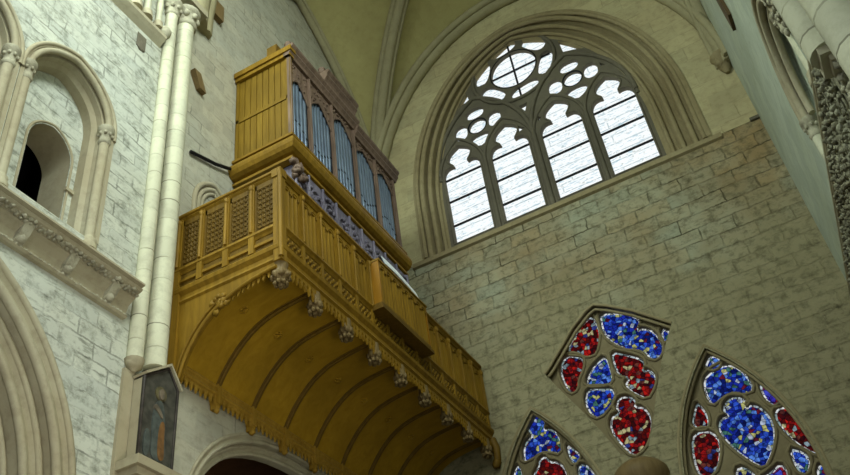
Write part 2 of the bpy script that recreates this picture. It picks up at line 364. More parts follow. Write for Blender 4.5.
w1_op = [
 ([(-4.97,9.86),(-5.04,10.0),(-4.97,10.14),(-4.83,10.19),(-4.71,10.09),(-4.68,9.93),(-4.76,9.79),(-4.62,9.79),(-4.5,9.67),(-4.45,9.45),(-4.5,9.25),(-4.66,9.36),(-4.86,9.41),(-5.06,9.34),(-5.23,9.32),(-5.21,9.52),(-5.13,9.68),(-5.0,9.74)], BLUE),
 ([(-4.33,9.37),(-4.22,9.18),(-4.13,9.04),(-4.24,8.94),(-4.31,9.1)], BLUE),
 ([(-4.98,9.1),(-4.93,9.22),(-4.83,9.25),(-4.75,9.1),(-4.6,9.06),(-4.48,8.86),(-4.5,8.55),(-4.7,8.2),(-4.86,8.05),(-5.05,8.3),(-5.15,8.62),(-5.12,8.95)], RED),
 ([(-4.22,8.8),(-4.1,8.86),(-3.96,8.64),(-3.86,8.2),(-4.0,8.1),(-4.16,8.4)], BLUE),
 ([(-5.41,9.28),(-5.36,9.1),(-5.4,8.9),(-5.52,8.94),(-5.52,9.1)], BLUE),
 ([(-5.5,8.7),(-5.36,8.74),(-5.28,8.4),(-5.4,8.0),(-5.66,7.9),(-5.66,8.3)], RED),
 ([(-5.2,7.85),(-5.0,7.75),(-5.0,7.4),(-5.2,7.3)], BLUE), ([(-4.6,7.85),(-4.4,7.85),(-4.3,7.5),(-4.5,7.3)], BLUE),
]
lights1 = [([(u-3.63,v) for u, v in L], mt) for L, mt in lights3]
w2_op = [
 ([(-3.16,11.9),(-3.09,11.64),(-3.14,11.37),(-3.28,11.06),(-3.42,11.06),(-3.58,11.17),(-3.8,11.28),(-3.73,11.49),(-3.5,11.73),(-3.28,11.88)], RED),
 ([(-3.86,11.2),(-3.7,11.14),(-3.58,11.0),(-3.64,10.82),(-3.81,10.6),(-3.86,10.42),(-3.96,10.4),(-4.05,10.65),(-4.07,10.93),(-3.98,11.15)], RED),
 ([(-2.94,11.88),(-2.53,11.73),(-2.3,11.54),(-2.24,11.4),(-2.37,11.22),(-2.22,11.21),(-2.04,11.06),(-1.97,10.8),(-1.99,10.6),(-2.12,10.46),(-2.24,10.54),(-2.27,10.68),(-2.46,10.86),(-2.6,10.9),(-2.82,11.12),(-2.95,11.36),(-2.98,11.62)], BLUE),
 ([(-1.86,11.06),(-1.75,10.94),(-1.82,10.8),(-1.9,10.76)], BLUE),
 ([(-3.12,10.9),(-3.1,10.6),(-3.13,10.3),(-3.36,10.34),(-3.6,10.44),(-3.54,10.62),(-3.34,10.8)], BLUE),
 ([(-3.62,10.32),(-3.4,10.24),(-3.17,10.16),(-3.16,10.0),(-3.27,9.86),(-3.54,9.68),(-3.67,9.8),(-3.74,10.08)], BLUE),
 ([(-2.94,10.94),(-2.66,10.74),(-2.44,10.56),(-2.42,10.42),(-2.52,10.32),(-2.36,10.28),(-2.28,10.1),(-2.38,9.9),(-2.54,9.74),(-2.74,9.94),(-2.86,10.16),(-2.72,10.29),(-2.92,10.42),(-2.96,10.66)], RED),
 ([(-3.06,9.92),(-2.88,9.88),(-2.8,9.74),(-2.88,9.64),(-2.68,9.56),(-2.6,9.3),(-2.72,9.0),(-2.9,8.78),(-3.1,8.72),(-3.24,8.98),(-3.38,9.34),(-3.32,9.58),(-3.1,9.62),(-3.16,9.78)], RED),
]
def lower_window(name, label, border, ops, extra, hood):
    w = struct(empty(name, (border[0][0], YE+.2, 8), label, 'window'), label, 'window')
    ops = [(smooth_loop(offset(ccw(L), -.038, True), 1), mt) for L, mt in ops]; allops = ops+extra
    sl = slab('E', [border]+[L for L, _ in allops], YE+.2, YE+.42)
    for L, _ in allops: roll(sl, 'E', ccw(L), -.035, YE+.2, .032, 6, True)
    sl.build('tracery', TRAC_LOW, w)
    opening_set(w, [L for L, _ in allops], YE+.31, [mt for _, mt in allops])
    h = MB()
    for o, d, r in hood: roll(h, 'E', border if name != 'window_3' else border[:9], o, d, r, 8, False)
    h.build('hood_moulding', MOULD_E, w)
    return w
HD = [(.0, YE+.02, .035), (-.07, YE+.1, .035)]
lower_window('window_2', 'pointed blue and red stained glass window at the right, beside the side wall corner', lancet(W3C), w3_op, lights3, HD)
lower_window('window_3', 'middle stained glass window with flowing tracery, highest of the coloured three', w2_out, w2_op, [], HD)
lower_window('window_4', 'pointed stained glass window with blue trefoil beside the organ gallery end', lancet(W1C), w1_op, lights1, HD)
m = MB(); m.box(-7, 1.4, YE+1.0, YE+1.1, 3, 13)
# corbel between the two pointed windows
m = MB(); m.lathe(-3.03, YE-.0, [(.1,7.2),(.25,7.6),(.44,7.9),(.52,8.1),(.5,8.24),(.42,8.34),(.28,8.43),(.1,8.47)], 20)
struct(m.build('trim_corbel_end', STUBWOOD), 'brown rounded corbel on the end wall under the middle coloured window', 'corbel')

# ---- end wall, upper part with the big white window
ZS, ZB = 16.7, 14.95
blend = lambda hw: max(0, min(.85, .4+(hw-2.72)/.78*.45))
acx = lambda hw: CX-.08+.2*(hw-2.72)/.8
upper = slab('E', [[(XL-.3,ZB),(XR+.3,ZB),(XR+.3,25),(XL-.3,25)], arch_blend(acx(3.5), 3.5, ZS, 21.65, ZB+.001, blend(3.5))], YE, YE+.3)
struct(upper.build('wall_gable', PLASTER_E), 'brown plastered upper end wall around the large white window', 'wall')
w = struct(empty('window_1', (CX, 16.0, 14.95), '', 'window'), 'large arched window of white glass with four lights and a rosette', 'window')
m = MB()
prof = [(3.62,21.85,15.56),(3.5,21.78,15.56),(3.46,21.75,15.7),(3.38,21.72,15.66),(3.3,21.7,15.72),(3.26,21.68,15.86),(3.14,21.65,15.8),(3.06,21.62,15.86),(3.02,21.6,15.98),(2.92,21.57,15.94),(2.84,21.55,15.98),(2.72,21.5,16.02),(2.72,21.5,16.3)]
rows = [[P('E', u, v, d) for u, v in arch_blend(acx(hw), hw, ZS, ap-.1*(hw-2.72)/.8, ZB+.05, blend(hw))] for hw, ap, d in prof]
for A, B in zip(rows, rows[1:]): m.ring(A, B, False, True)
for hw, ap, d, r in ((3.5,21.77,15.6,.06),(3.34,21.71,15.66,.07),(3.12,21.64,15.8,.065),(2.92,21.57,15.93,.055)):
    m.tube([P('E', u, v, d) for u, v in arch_blend(acx(hw), hw, ZS, ap-.1*(hw-2.72)/.8, ZB+.05, blend(hw))], r, 8)
m.build('arch_moulding', MOULD_E, w)
m = MB(); m.add([(CX-3.75,YE-.07,ZB-.12),(CX+3.95,YE-.07,ZB-.12),(CX+3.95,YE-.07,ZB+.0),(CX-3.75,YE-.07,ZB+.0),(CX-3.6,16.3,ZB+.42),(CX+3.6,16.3,ZB+.42),(CX-3.75,YE+.02,ZB-.16),(CX+3.95,YE+.02,ZB-.16)],
      [(0,1,2,3),(3,2,5,4),(6,7,1,0),(7,5,2,1),(6,0,3,4)]); m.build('sloping_sill', MOULD_E, w)
GC = CX-.08               # axis of the glazing plane
YT = 16.1
LX = [(-5.91,-4.86),(-4.54,-3.49),(-3.12,-2.04),(-1.73,-.63)]
def smoothline(pts, it=2):
    for _ in range(it):
        q = [pts[0]]
        for p, r in zip(pts, pts[1:]): q += [(p[0]*.75+r[0]*.25, p[1]*.75+r[1]*.25), (p[0]*.25+r[0]*.75, p[1]*.25+r[1]*.75)]
        pts = q+[pts[-1]]
    return pts
def light_head(x0, x1):
    c = (x0+x1)/2; h = (x1-x0)/2
    H = [(h,17.6),(h*.97,17.76),(h*.8,17.9),(h*.55,17.93),(h*.36,17.9),(.2,17.98),(.27,18.06),(.33,18.18),(.31,18.32),(.2,18.44),(0,18.56)]
    H = smoothline(H, 1)
    return [(x0,15.43),(x1,15.43)]+[(c+u,v) for u, v in H]+[(c-u,v) for u, v in H[::-1][1:]]
heads = [light_head(a, b) for a, b in LX]
def circ(cx, cz, r, n=24): return [(cx+r*math.cos(2*PI*k/n), cz+r*math.sin(2*PI*k/n)) for k in range(n)]
def foil(cx, cz, n, r0, r1, wd, a0, tip=0):
    """outline of a flower: round middle with n rounded lobes"""
    pts = []; 
    for k in range(n):
        a = a0+2*PI*k/n; rr = r1+(tip if (tip and k == 0) else 0)
        for t, rad in ((-wd*.7,r0),(-wd*.95,r0+(rr-r0)*.3),(-wd,r0+(rr-r0)*.6),(-wd*.75,r0+(rr-r0)*.88),(-wd*.35,rr),(wd*.35,rr),(wd*.75,r0+(rr-r0)*.88),(wd,r0+(rr-r0)*.6),(wd*.95,r0+(rr-r0)*.3),(wd*.7,r0)):
            pts.append((cx+rad*math.cos(a+t), cz+rad*math.sin(a+t)))
    return pts
ROS = (GC-.08, 20.42)
def petal(c, ang, rad, ht, hr, point=0):
    """rounded field set at distance rad from c; ht and hr are its half sizes along and across the ring"""
    out = []
    for k in range(16):
        t = 2*PI*k/16; u = math.copysign(abs(math.cos(t))**.8, math.cos(t))*hr; v = math.copysign(abs(math.sin(t))**.8, math.sin(t))*ht
        if point and u > 0: u, v = u*(1+point*(1-abs(v)/ht)), v*(1-.25*u/hr)
        r = rad+u; out.append((c[0]+r*math.cos(ang)-v*math.sin(ang), c[1]+r*math.sin(ang)+v*math.cos(ang)))
    return out
rose = [circ(*ROS, .66, 28)]+[petal(ROS, PI/2+.17+k*PI/3, .935, .42, .215) for k in range(6)]
def quatre(c): return [circ(*c, .26, 20)]+[petal(c, PI/2*k, .495, .265 if k != 3 else .3, .195, .3 if k == 3 else 0) for k in range(4)]
qa, qb = quatre((-4.71,18.95)), quatre((-1.93,19.03))
foils = rose+qa+qb
spand = [[(-1.97,20.64),(-1.66,20.34),(-1.38,19.92),(-1.66,20.04),(-1.94,20.14)], [(-4.83,20.36),(-4.78,20.0),(-5.0,19.98),(-5.2,19.84),(-5.0,20.12)],
         [(-3.48,18.94),(-3.24,18.96),(-3.35,18.68)], [(-3.66,18.3),(-3.48,18.12),(-3.68,18.06)], [(-3.08,18.3),(-2.98,18.22),(-3.1,18.12)],
         [(-1.15,19.15),(-1.02,18.98),(-1.16,19.02)], [(-2.42,21.24),(-2.3,21.1),(-2.45,21.1)], [(-4.1,21.08),(-4.0,21.14),(-4.06,20.96)]]
border = arch_blend(GC, 2.85, ZS, 21.65, 15.1, .4)
sl = slab('E', [border]+heads+foils+spand, YT-.1, YT+.12)
for L in heads: roll(sl, 'E', ccw(L), -.03, YT-.1, .028, 6, True)
sl.build('tracery', TRACERY, w)
m = MB()   # moulded ribs standing on the tracery: mullions, sub-arches, ring of the rosette
for x in (-4.70, -3.305, -1.885): m.tube([(x,YT-.12,15.2),(x,YT-.12,17.75)], .05 if x != -3.305 else .075, 8)
for x0, x1 in ((-6.0,-3.305),(-3.305,-.55)):
    c = (x0+x1)/2; m.tube([P('E', u, v, YT-.12) for u, v in arch(c, (x1-x0)/2, 17.75, 20.0, 17.7, 12)], .06, 8)
for x0, x1 in ((-6.0,-4.70),(-4.70,-3.305),(-3.305,-1.885),(-1.885,-.54)):
    c = (x0+x1)/2; m.tube([P('E', u, v, YT-.11) for u, v in arch(c, (x1-x0)/2, 17.6, 18.8, 17.55, 10)], .045, 8)
m.tube([P('E', u, v, YT-.12) for u, v in circ(*ROS, 1.22, 32)], .05, 8, True)
m.build('tracery_ribs', TRACERY, w)
for L in heads+foils+spand:
    g = MB(); g.poly([P('E', u, v, YT+.02) for u, v in ccw(L)]); g.build('white_glass', CLEAR, w)
for a, b in LX:
    for z in (16.04, 16.85, 17.6): 
        g = MB(); g.box(a-.02, b+.02, YT-.02, YT+.01, z-.028, z+.028); g.build('saddle_bar', LEAD, w)
g = MB(); g.box(ROS[0]-1.07, ROS[0]+1.07, YT-.03, YT, ROS[1]-.026, ROS[1]+.026); g.build('saddle_bar', LEAD, w)
g = MB(); g.box(ROS[0]-.026, ROS[0]+.026, YT-.03, YT, ROS[1]-1.07, ROS[1]+1.07); g.build('saddle_bar', LEAD, w)
for c, r in ((ROS, .685), ((-4.71,18.95), .265), ((-1.93,19.03), .265)):
    g = MB(); g.tube([P('E', u, v, YT-.09) for u, v in circ(*c, r, 28)], .022, 6, True); g.build('lead_ring', LEAD, w)

# ---- left wall
near_arch = lambda k=0: arch(4.0, 2.95-k, 5.94, 9.22-k*1.05, .0, 16)
far_arch = lambda k=0: arch(11.95, 3.3-k, 6.2, 8.72-k*.9, .0, 14, 2.5)
tri = lambda cy, k=0: arch(cy, .80-k, 12.1, 13.02-k*1.1, 9.95, 12)
TRI = (5.78, 3.96, 2.14)
left = slab('L', [[(-3,0),(8.1,0),(8.1,25),(-3,25)], [(p[0],p[1]+.001) for p in near_arch()]]+[tri(c) for c in TRI], XL-.25, XL)
struct(slab('L', [[(8.1,0),(YE+.3,0),(YE+.3,25),(8.1,25)], [(p[0],p[1]+.001) for p in far_arch()]], XL-.25, XL).build('wall_left_far', STONE_FAR), 'smoother grey left wall behind the organ gallery', 'wall')
# the far bay beyond the shafts is greyer: one wall, two meshes of masonry
wl = struct(left.build('wall_left', STONE_L), 'pale whitewashed ashlar wall at left with blind arches', 'wall')
# recessed plane of the triforium, the passage door and its dark passage
doors = [arch(c+.12, .39, 11.42, 11.88, 9.3, 12) for c in TRI]
slab('L', [[(1,9.3),(7.2,9.3),(7.2,13.6),(1,13.6)]]+doors, XL-.95, XL-.38).build('recessed_wall', STONE_L, wl)
for i, c in enumerate(TRI[:2]):
    d = struct(empty('door_%d' % (i+1), (XL-.95, c+.12, 9.9), '', 'doorway'), ['round headed dark doorway above the carved cornice, under the complete blind arch', 'dark doorway of the blind arch cut by the left picture edge'][i], 'doorway')
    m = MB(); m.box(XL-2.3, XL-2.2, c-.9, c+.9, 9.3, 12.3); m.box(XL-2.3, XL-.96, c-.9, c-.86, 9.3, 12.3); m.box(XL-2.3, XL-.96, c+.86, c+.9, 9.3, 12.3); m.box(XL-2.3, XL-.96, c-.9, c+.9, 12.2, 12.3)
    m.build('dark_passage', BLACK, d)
    m = MB(); sweep(m, 'L', arch(c+.12, .39, 11.42, 11.88, 9.3, 12), [(-.006,XL-.385),(-.006,XL-.945)]); m.build('door_jamb', MOULD, d)
    m = MB(); roll(m, 'L', arch(c+.12, .42, 11.42, 11.92, 9.5, 12), .0, XL-.38, .022, 6); m.box(XL-.38, XL-.34, c+.49, c+.66, 10.9, 10.96); m.build('door_surround', MOULD, d)
tn = [0]
def trim(label, cat='stone trim', loc=(0,0,0)):
    tn[0] += 1; return struct(empty('trim_%d' % tn[0], loc, label, cat), label, cat)
def shaft(mb_parent, x, y, z0, z1, r, cap=True, base=True, mat=None, n=14):
    m = MB(); m.tube([(x,y,z0),(x,y,z1)], r, n); m.build('shaft', mat or SHAFT, mb_parent)
    if cap:
        m = MB(); m.lathe(x, y, [(r*1.05,z1-.05),(r*1.35,z1),(r*1.1,z1+.03),(r*1.15,z1+.1),(r*1.5,z1+.12+r),(r*1.7,z1+.14+r),(r*1.7,z1+.22+r)], 14)
        for k in range(8):
            a = 2*PI*k/8; m.blob((x+r*1.3*math.cos(a), y+r*1.3*math.sin(a), z1+.1+r*.6), r*.34, r*.34, r*.5)
        m.build('capital', CARVE, mb_parent)
    if base:
        m = MB(); m.lathe(x, y, [(r*1.7,z0-.12),(r*1.7,z0-.04),(r*1.3,z0),(r*1.5,z0+.05),(r*1.02,z0+.1)], 14); m.build('base', MOULD, mb_parent)
for i, c in enumerate(TRI[:2]):
    t = trim(['blind arch with roll mouldings framing the dark doorway on the left wall', 'blind arch at the left picture edge of which only the right half shows'][i], 'blind arch', (XL,c,9.95))
    m = MB(); hood = arch(c, .84, 12.1, 13.08, 12.0, 14)
    roll(m, 'L', hood, .05, XL+.02, .035); roll(m, 'L', hood, -.06, XL+.0, .05)
    sweep(m, 'L', arch(c, .84, 12.1, 13.08, 9.95, 14), [(.06,XL-.01),(.06,XL+.02),(.0,XL+.02),(-.04,XL-.05),(-.13,XL-.06),(-.14,XL-.16),(-.2,XL-.22),(-.2,XL-.38)])
    m.build('arch_moulding', MOULD, t)
    for sgn in (-1, 1): shaft(t, XL-.03, c+sgn*.76, 9.9, 11.9, .075, mat=MOULD)
# far cornice profile and its carving
def cornice(t, xw, sgn, ya, yb, z0, hs=.5):
    pts = [(0,-.05),(.06,-.05),(.09,0),(.06,.07),(.05,.12),(.08,.34),(.16,.46),(.2,.5),(.2,.56),(.24,.6),(.30,.64),(.33,.7),(.30,.77),(.36,.8),(.36,.86),(.12,.95),(0,1.6)]
    pts = [(o, h*hs) for o, h in pts]
    m = MB(); A = [(xw+sgn*o, ya, z0+h) for o, h in pts]; B = [(xw+sgn*o, yb, z0+h) for o, h in pts]
    m.ring(A, B, False, False); m.poly(A); m.poly(B[::-1]); m.build('cornice_moulding', MOULD, t)
    n = int((yb-ya)/.74)
    for k in range(n):
        y = ya+(k+.5)*(yb-ya)/n; c = MB()
        c.add([(xw+sgn*o, y+q*.07, z0+h*hs) for q in (-1,1) for o, h in ((.04,.1),(.24,.56),(.03,.56),(.1,.14),(.17,.3))],
              [(0,3,4,1,2),(7,6,9,8,5),(0,5,8,3),(3,8,9,4),(4,9,6,1),(1,6,7,2)])
        c.blob((xw+sgn*.1,y,z0+.1), .06, .07, .06); c.build('corbel', CARVE, t)
    m = MB(); y = ya
    while y < yb:
        m.blob((xw+sgn*(.23+random.random()*.05), y, z0+.30+random.random()*.03), .035, .03+random.random()*.025, .03, .5)
        m.blob((xw+sgn*.23, y+.04, z0+.265+random.random()*.03), .025, .025, .022, .5)
        m.blob((xw+sgn*.07, y+.02, z0+.0+random.random()*.03), .022, .03, .02, .4); y += .075
    m.build('carved_foliage', CARVE, t)
cornice(trim('carved cornice with corbels and leaf frieze along the left wall under the blind arches', 'cornice', (XL,4,9.1)), XL, 1, -2.5, 7.3, 9.05)
# great arch orders, near and far
def orders(t, fn, x0, rings, mat):
    m = MB()
    path = fn(0)
    prof = []; o = 0; x = x0
    for w_, dp in rings:
        prof += [(-o, x), (-o-w_*.35, x), (-o-w_*.5, x-dp*.2), (-o-w_*.7, x-dp*.1), (-o-w_, x-dp*.35), (-o-w_, x-dp)]; o += w_; x -= dp
    sweep(m, 'L', path, prof)
    o = 0; x = x0
    for w_, dp in rings:
        roll(m, 'L', path, -o-w_*.2, x+.0, w_*.16); roll(m, 'L', path, -o-w_*.85, x-dp*.2, w_*.2); o += w_; x -= dp
    m.build('arch_orders', mat, t)
orders(trim('wide moulded arch at lower left below the carved cornice', 'arch', (XL,4,0)), near_arch, XL, [(.3,.2),(.28,.25),(.26,.3)], MOULD)
orders(trim('moulded stone arch opening under the organ gallery', 'arch', (XL,12,0)), far_arch, XL, [(.16,.12),(.16,.16)], MOULD)
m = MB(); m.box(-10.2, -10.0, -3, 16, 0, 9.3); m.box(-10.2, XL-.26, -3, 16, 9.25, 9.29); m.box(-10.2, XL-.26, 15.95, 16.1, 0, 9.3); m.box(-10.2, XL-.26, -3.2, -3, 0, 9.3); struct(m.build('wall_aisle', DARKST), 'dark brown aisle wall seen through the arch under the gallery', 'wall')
# string course and the clerestory shafts above it
t = trim('sloping string course on the left wall near the top picture edge', 'string course', (XL,5,15.2)); m = MB()
pts = [(0,-.12),(.1,-.04),(.16,.02),(.16,.1),(.02,.2),(0,.2)]
A = [(XL+o,-2.5,15.22+h) for o,h in pts]; B = [(XL+o,7.38,15.22+h) for o,h in pts]; m.ring(A,B); m.poly(B); m.build('string_moulding', MOULD, t)
m = MB(); m.blob((XL+.1,7.36,15.45), .11, .11, .12, .4); m.lathe(XL+.12,7.36,[(.03,15.3),(.1,15.36),(.12,15.46),(.08,15.54),(.03,15.58)],10); m.build('carved_boss', CARVE, t)
for y, r in ((6.66,.07),(6.92,.07),(7.22,.06)):
    t = trim(['small clerestory shaft above the string course, first from the left','small clerestory shaft above the string course, second from the left','thin clerestory shaft standing beside the tall capital'][[6.66,6.92,7.22].index(y)], 'shaft', (XL,y,15.4)); shaft(t, XL+.06, y, 15.56, 18.5, r, False, True)
m = MB(); m.box(XL-.02, XL+.012, 6.84, 7.05, 14.62, 14.98); m.blob((XL,6.95,14.7), .02, .1, .14)
struct(m.build('trim_patch', TRACERY), 'small grey repaired patch on the pale wall below the string course', 'patch')
# tall wall shafts between the bays
t = trim('tall round wall shaft with carved capital beside the organ gallery', 'shaft', (XL,8.12,8.4)); shaft(t, XL+.1, 7.88, 8.47, 16.2, .165, True, False)
m = MB(); m.box(XL-.0, XL+.36, 7.36, 8.2, 16.7, 16.86); m.box(XL-.0, XL+.3, 7.42, 8.14, 16.86, 16.94); m.build('abacus', MOULD, t)
m = MB(); 
for k in range(5): m.tube([(XL+.1+.05*(k % 2), 7.5+.11*k, 16.9),(XL+.14+.05*(k % 2), 7.5+.12*k, 19.0),(XL+.5, 7.6+.13*k, 20.8)], .07, 8)
m.build('springing_ribs', SHAFT, t)
t = trim('slimmer round shaft just left of the tall shaft beside the organ gallery', 'shaft', (XL,7.72,9.98)); shaft(t, XL+.07, 7.53, 8.46, 16.2, .115, True, False)
m = MB(); m.blob((XL+.07,7.53,8.4), .11, .13, .1, .1); m.lathe(XL+.07, 7.53, [(.03,8.28),(.12,8.38),(.14,8.46)], 12); m.build('corbel', MOULD, t)
m = MB(); m.box(XL-.0, XL+.05, 7.4, 8.3, 0, 8.3)
struct(m.build('trim_pier', MOULD), 'flat pinkish pier strip carrying the painted panel on the left wall', 'pier')
# small blind arch behind the gallery
t = trim('small blind arch just above the near end of the gallery rail', 'blind arch', (XL,9.0,11)); m = MB()
for o, d, r in ((0,XL+.01,.05),(-.11,XL+.0,.05),(-.2,XL-.0,.04)): roll(m, 'L', arch(9.05, .5, 12.25, 12.92, 10.4, 12), o, d, r)
m.build('arch_moulding', MOULD, t)

# ---- right wall
t_fr = lambda y: 8.86+(y-8.36)*.17
arch_r = lambda k=0: arch(9.5, 1.1-k, 10.25, 11.42-k, 9.0, 14)
right = slab('L', [[(-3,0),(YE+.3,0),(YE+.3,25),(-3,25)], arch_r()], XR, XR+.3)
wr = struct(right.build('wall_right', STONE_R), 'smooth green grey side wall at the right beyond the window wall', 'wall')
slab('L', [[(8,8.6),(11,8.6),(11,12),(8,12)]], XR+.22, XR+.4).build('recessed_wall', STONE_R, wr)
t = trim('moulded blind arch with leaf capitals on the right wall', 'blind arch', (XR,9.5,9)); m = MB()
for o, d, r in ((.05,XR-.02,.05),(-.08,XR+.02,.06),(-.2,XR+.1,.05)): roll(m, 'L', arch(9.5,1.1,10.25,11.42,10.2,14), o, d, r)
m.build('arch_moulding', MOULD, t)
for y in (8.42, 10.58): shaft(t, XR+.03, y, 9.05, 9.95, .075)
m = MB(); random.seed(4)
for k in range(26): m.blob((XR-.02-random.random()*.05, 7.95+random.random()*.4, 9.7+random.random()*.8), .03,.05,.05,.5)
m.build('carved_leaves', CARVE, t)
# raking frieze of carved leaves
t = trim('dark band of carved leaves climbing along the right wall', 'carved frieze', (XR,11,8.2)); m = MB()
ys = [6.2+k*.5 for k in range(20)]
for o, h, r in ((.06,.0,.04),(.07,-.09,.025),(.04,.07,.022)):
    m.tube([(XR-o, y, t_fr(y)+h) for y in ys if y >= 7.6], r, 8)
m.build('edge_moulding', MOULD, t)
m = MB(); random.seed(9)
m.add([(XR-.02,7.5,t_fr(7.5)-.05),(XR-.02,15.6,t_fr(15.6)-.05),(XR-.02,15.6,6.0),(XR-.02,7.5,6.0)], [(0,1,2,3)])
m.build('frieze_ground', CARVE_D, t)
m = MB(); y = 7.6
while y < 15.5:
    zt = t_fr(y)-.16; z = zt
    while z > 6.8:
        m.blob((XR-.04-random.random()*.04, y+random.random()*.1, z), .025+random.random()*.02, .04, .035, .8)
        if random.random() < .5:
            a = random.random()*6; m.tube([(XR-.06, y+.08*math.cos(a+q*.7), z+.08*math.sin(a+q*.7)) for q in range(6)], .012, 5)
        z -= .12+random.random()*.06
    y += .13
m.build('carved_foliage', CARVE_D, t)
# bundle of pale shafts at the top right corner
GROUP_R = None
for k, (x, y, r) in enumerate(((1.44,6.72,.05),(1.3,5.86,.165),(1.42,5.4,.06),(1.26,4.85,.17))):
    t = trim(['thin pale shaft nearest the blind arch at the upper right','thick pale shaft beside the thin one at the upper right','thin shaft in the shade between the two thick pale shafts','thick pale shaft at the upper right picture corner'][k], 'shaft', (x,y,7))
    shaft(t, x, y, (7.64,6.94,6.94,4.6)[k], 15, r, False, False)
t = trim('carved corbel carrying the pale shafts at the upper right', 'corbel', (XR,6,6.8)); m = MB()
m.box(1.2, XR, 5.74, 6.04, 6.86, 6.94); m.box(1.26, XR, 5.78, 6.0, 6.8, 6.86); m.box(1.4, XR, 6.62, 6.86, 7.56, 7.64)
m.build('corbel_slab', MOULD, t); m = MB()
for k in range(22): m.blob((1.3+random.random()*.26, 5.8+random.random()*.4, 6.45+random.random()*.34), .035, .035, .045, .6)
for k in range(18): m.blob((1.45+random.random()*.12, 6.5+random.random()*.5, 7.15+random.random()*.4), .03, .035, .045, .6)
m.build('carved_leaves', CARVE, t)

# ---- vault of the bay
SP = 16.8
def half_arc(a, b, zt, n=16, tm=90):
    """points from springing corner a (x,y) up to the crown b"""
    out = []
    for i in range(n+1):
        t = math.radians(tm)*i/n; k = (1-math.cos(t))/(1-math.cos(math.radians(tm))); out.append(Vector((a[0]+(b[0]-a[0])*k, a[1]+(b[1]-a[1])*k, SP+(zt-SP)*math.sin(t)/math.sin(math.radians(tm)))))
    return out
def vault_bay(ya, yb, name, label):
    x0, x1 = XL, XR; cx, cy = (x0+x1)/2, (ya+yb)/2; boss = (cx, cy)
    m = MB(); ribs = []
    for (ax, ay) in ((x0,ya),(x1,ya),(x0,yb),(x1,yb)):
        dg = half_arc((ax,ay), boss, 23.6)
        f1 = half_arc((ax,ay), (cx,ay), 22.75); f2 = half_arc((ax,ay), (ax,cy), 22.1, tm=62)
        for F in (f1, f2):
            for i in range(16):
                rows = []
                for q in (i, i+1): rows.append([F[q].lerp(dg[q], s/6)+Vector((0,0,.25*math.sin(PI*s/6))) for s in range(7)])
                m.ring(rows[0], rows[1], False, True)
        ribs.append((dg, f1, f2))
    o = struct(m.build(name, VAULT), label, 'ceiling')
    return ribs
ribsF = vault_bay(Y0, YE, 'ceiling', 'olive plastered rib vault above the organ and white window')
ribsN = vault_bay(Y0-7.33, Y0, 'ceiling_near', 'olive plastered rib vault over the nearer bay')
def rib(path, r, label, inward, cat='vault rib'):
    t = trim(label, cat, path[0]); m = MB(); inward = Vector(inward)
    p0 = [p+inward*.1-Vector((0,0,.06)) for p in path]
    m.tube(p0, r, 10)
    side = []
    for i, p in enumerate(path):
        tdir = (path[min(i+1,len(path)-1)]-path[max(i-1,0)]).normalized(); nrm = inward if inward.length > .1 else Vector((tdir.y,-tdir.x,0)).normalized()
        side.append(nrm)
    for s in (-1, 1): m.tube([p+n*s*r*1.15-Vector((0,0,-.03)) for p, n in zip(p0, side)], r*.55, 8)
    m.build('rib_moulding', RIB, t)
rib(ribsF[2][0], .15, 'vault rib rising from behind the organ case up to the crown', (0,0,0))
rib(ribsF[3][0], .15, 'vault rib rising from the corner right of the white window', (0,0,0))
rib(ribsF[0][0], .15, 'vault rib rising from the tall shaft left of the organ', (0,0,0))
rib(ribsF[2][1]+ribsF[3][1][::-1][1:], .19, 'wall arch rib following the end wall above the white window', (0,-1,0))
rib(ribsF[0][2]+ribsF[2][2][::-1][1:], .1, 'wall arch rib on the left wall above the organ', (1,0,0))
rib(ribsF[1][2]+ribsF[3][2][::-1][1:], .14, 'wall arch rib on the right wall', (-1,0,0))
rib(ribsF[0][1]+ribsF[1][1][::-1][1:], .3, 'broad cross arch between the two vault bays', (0,-1,0))
m = MB()
for k in range(16): m.blob((XR-.25+random.random()*.2, YE-.12, 16.75+random.random()*.4), .09, .09, .09, .5)
m.lathe(XR-.15, YE-.05, [(.05,16.5),(.14,16.7),(.2,16.95),(.24,17.0),(.24,17.08)], 12)
struct(m.build('trim_corbel', MOULD_E), 'small carved corbel in the corner right of the white window', 'corbel')
m = MB(); m.box(XR-.2, XR, YE-.06, YE, 14.92, 15.0); struct(m.build('trim_stop', TRACERY), 'small dark stop stone in the corner right of the long sill', 'stone trim')
# timber stubs
def stub(x, y, z0, z1, wy, dx, label, sgn):
    m = MB(); m.box(min(x, x+sgn*dx), max(x, x+sgn*dx), y-wy/2, y+wy/2, z0, z1); b = MB()
    o = m.build('timber_stub', STUBWOOD if sgn > 0 else DARKWOOD); tag(o, label, 'timber', None); return o
stub(XL+.005, 8.78, 17.6, 18.1, .36, .12, 'brown timber stub high on the left wall at the top picture edge', 1)
stub(XR-.005, 11.95, 14.15, 16.4, .42, .06, 'dark brown timber stub high on the right wall at the top picture edge', -1)
m = MB(); m.add([(XL+.005,8.2,15.3),(XL+.005,8.38,15.3),(XL+.13,8.2,15.3),(XL+.13,8.38,15.3),(XL+.005,8.4,14.94),(XL+.005,8.58,14.94),(XL+.11,8.4,14.94),(XL+.11,8.58,14.94)],
      [(0,1,3,2),(4,5,7,6),(0,1,5,4),(2,3,7,6),(0,2,6,4),(1,3,7,5)])
tag(m.build('timber_stub', STUBWOOD), 'short brown wooden bracket right of the tall shaft, above the black bar', 'timber')

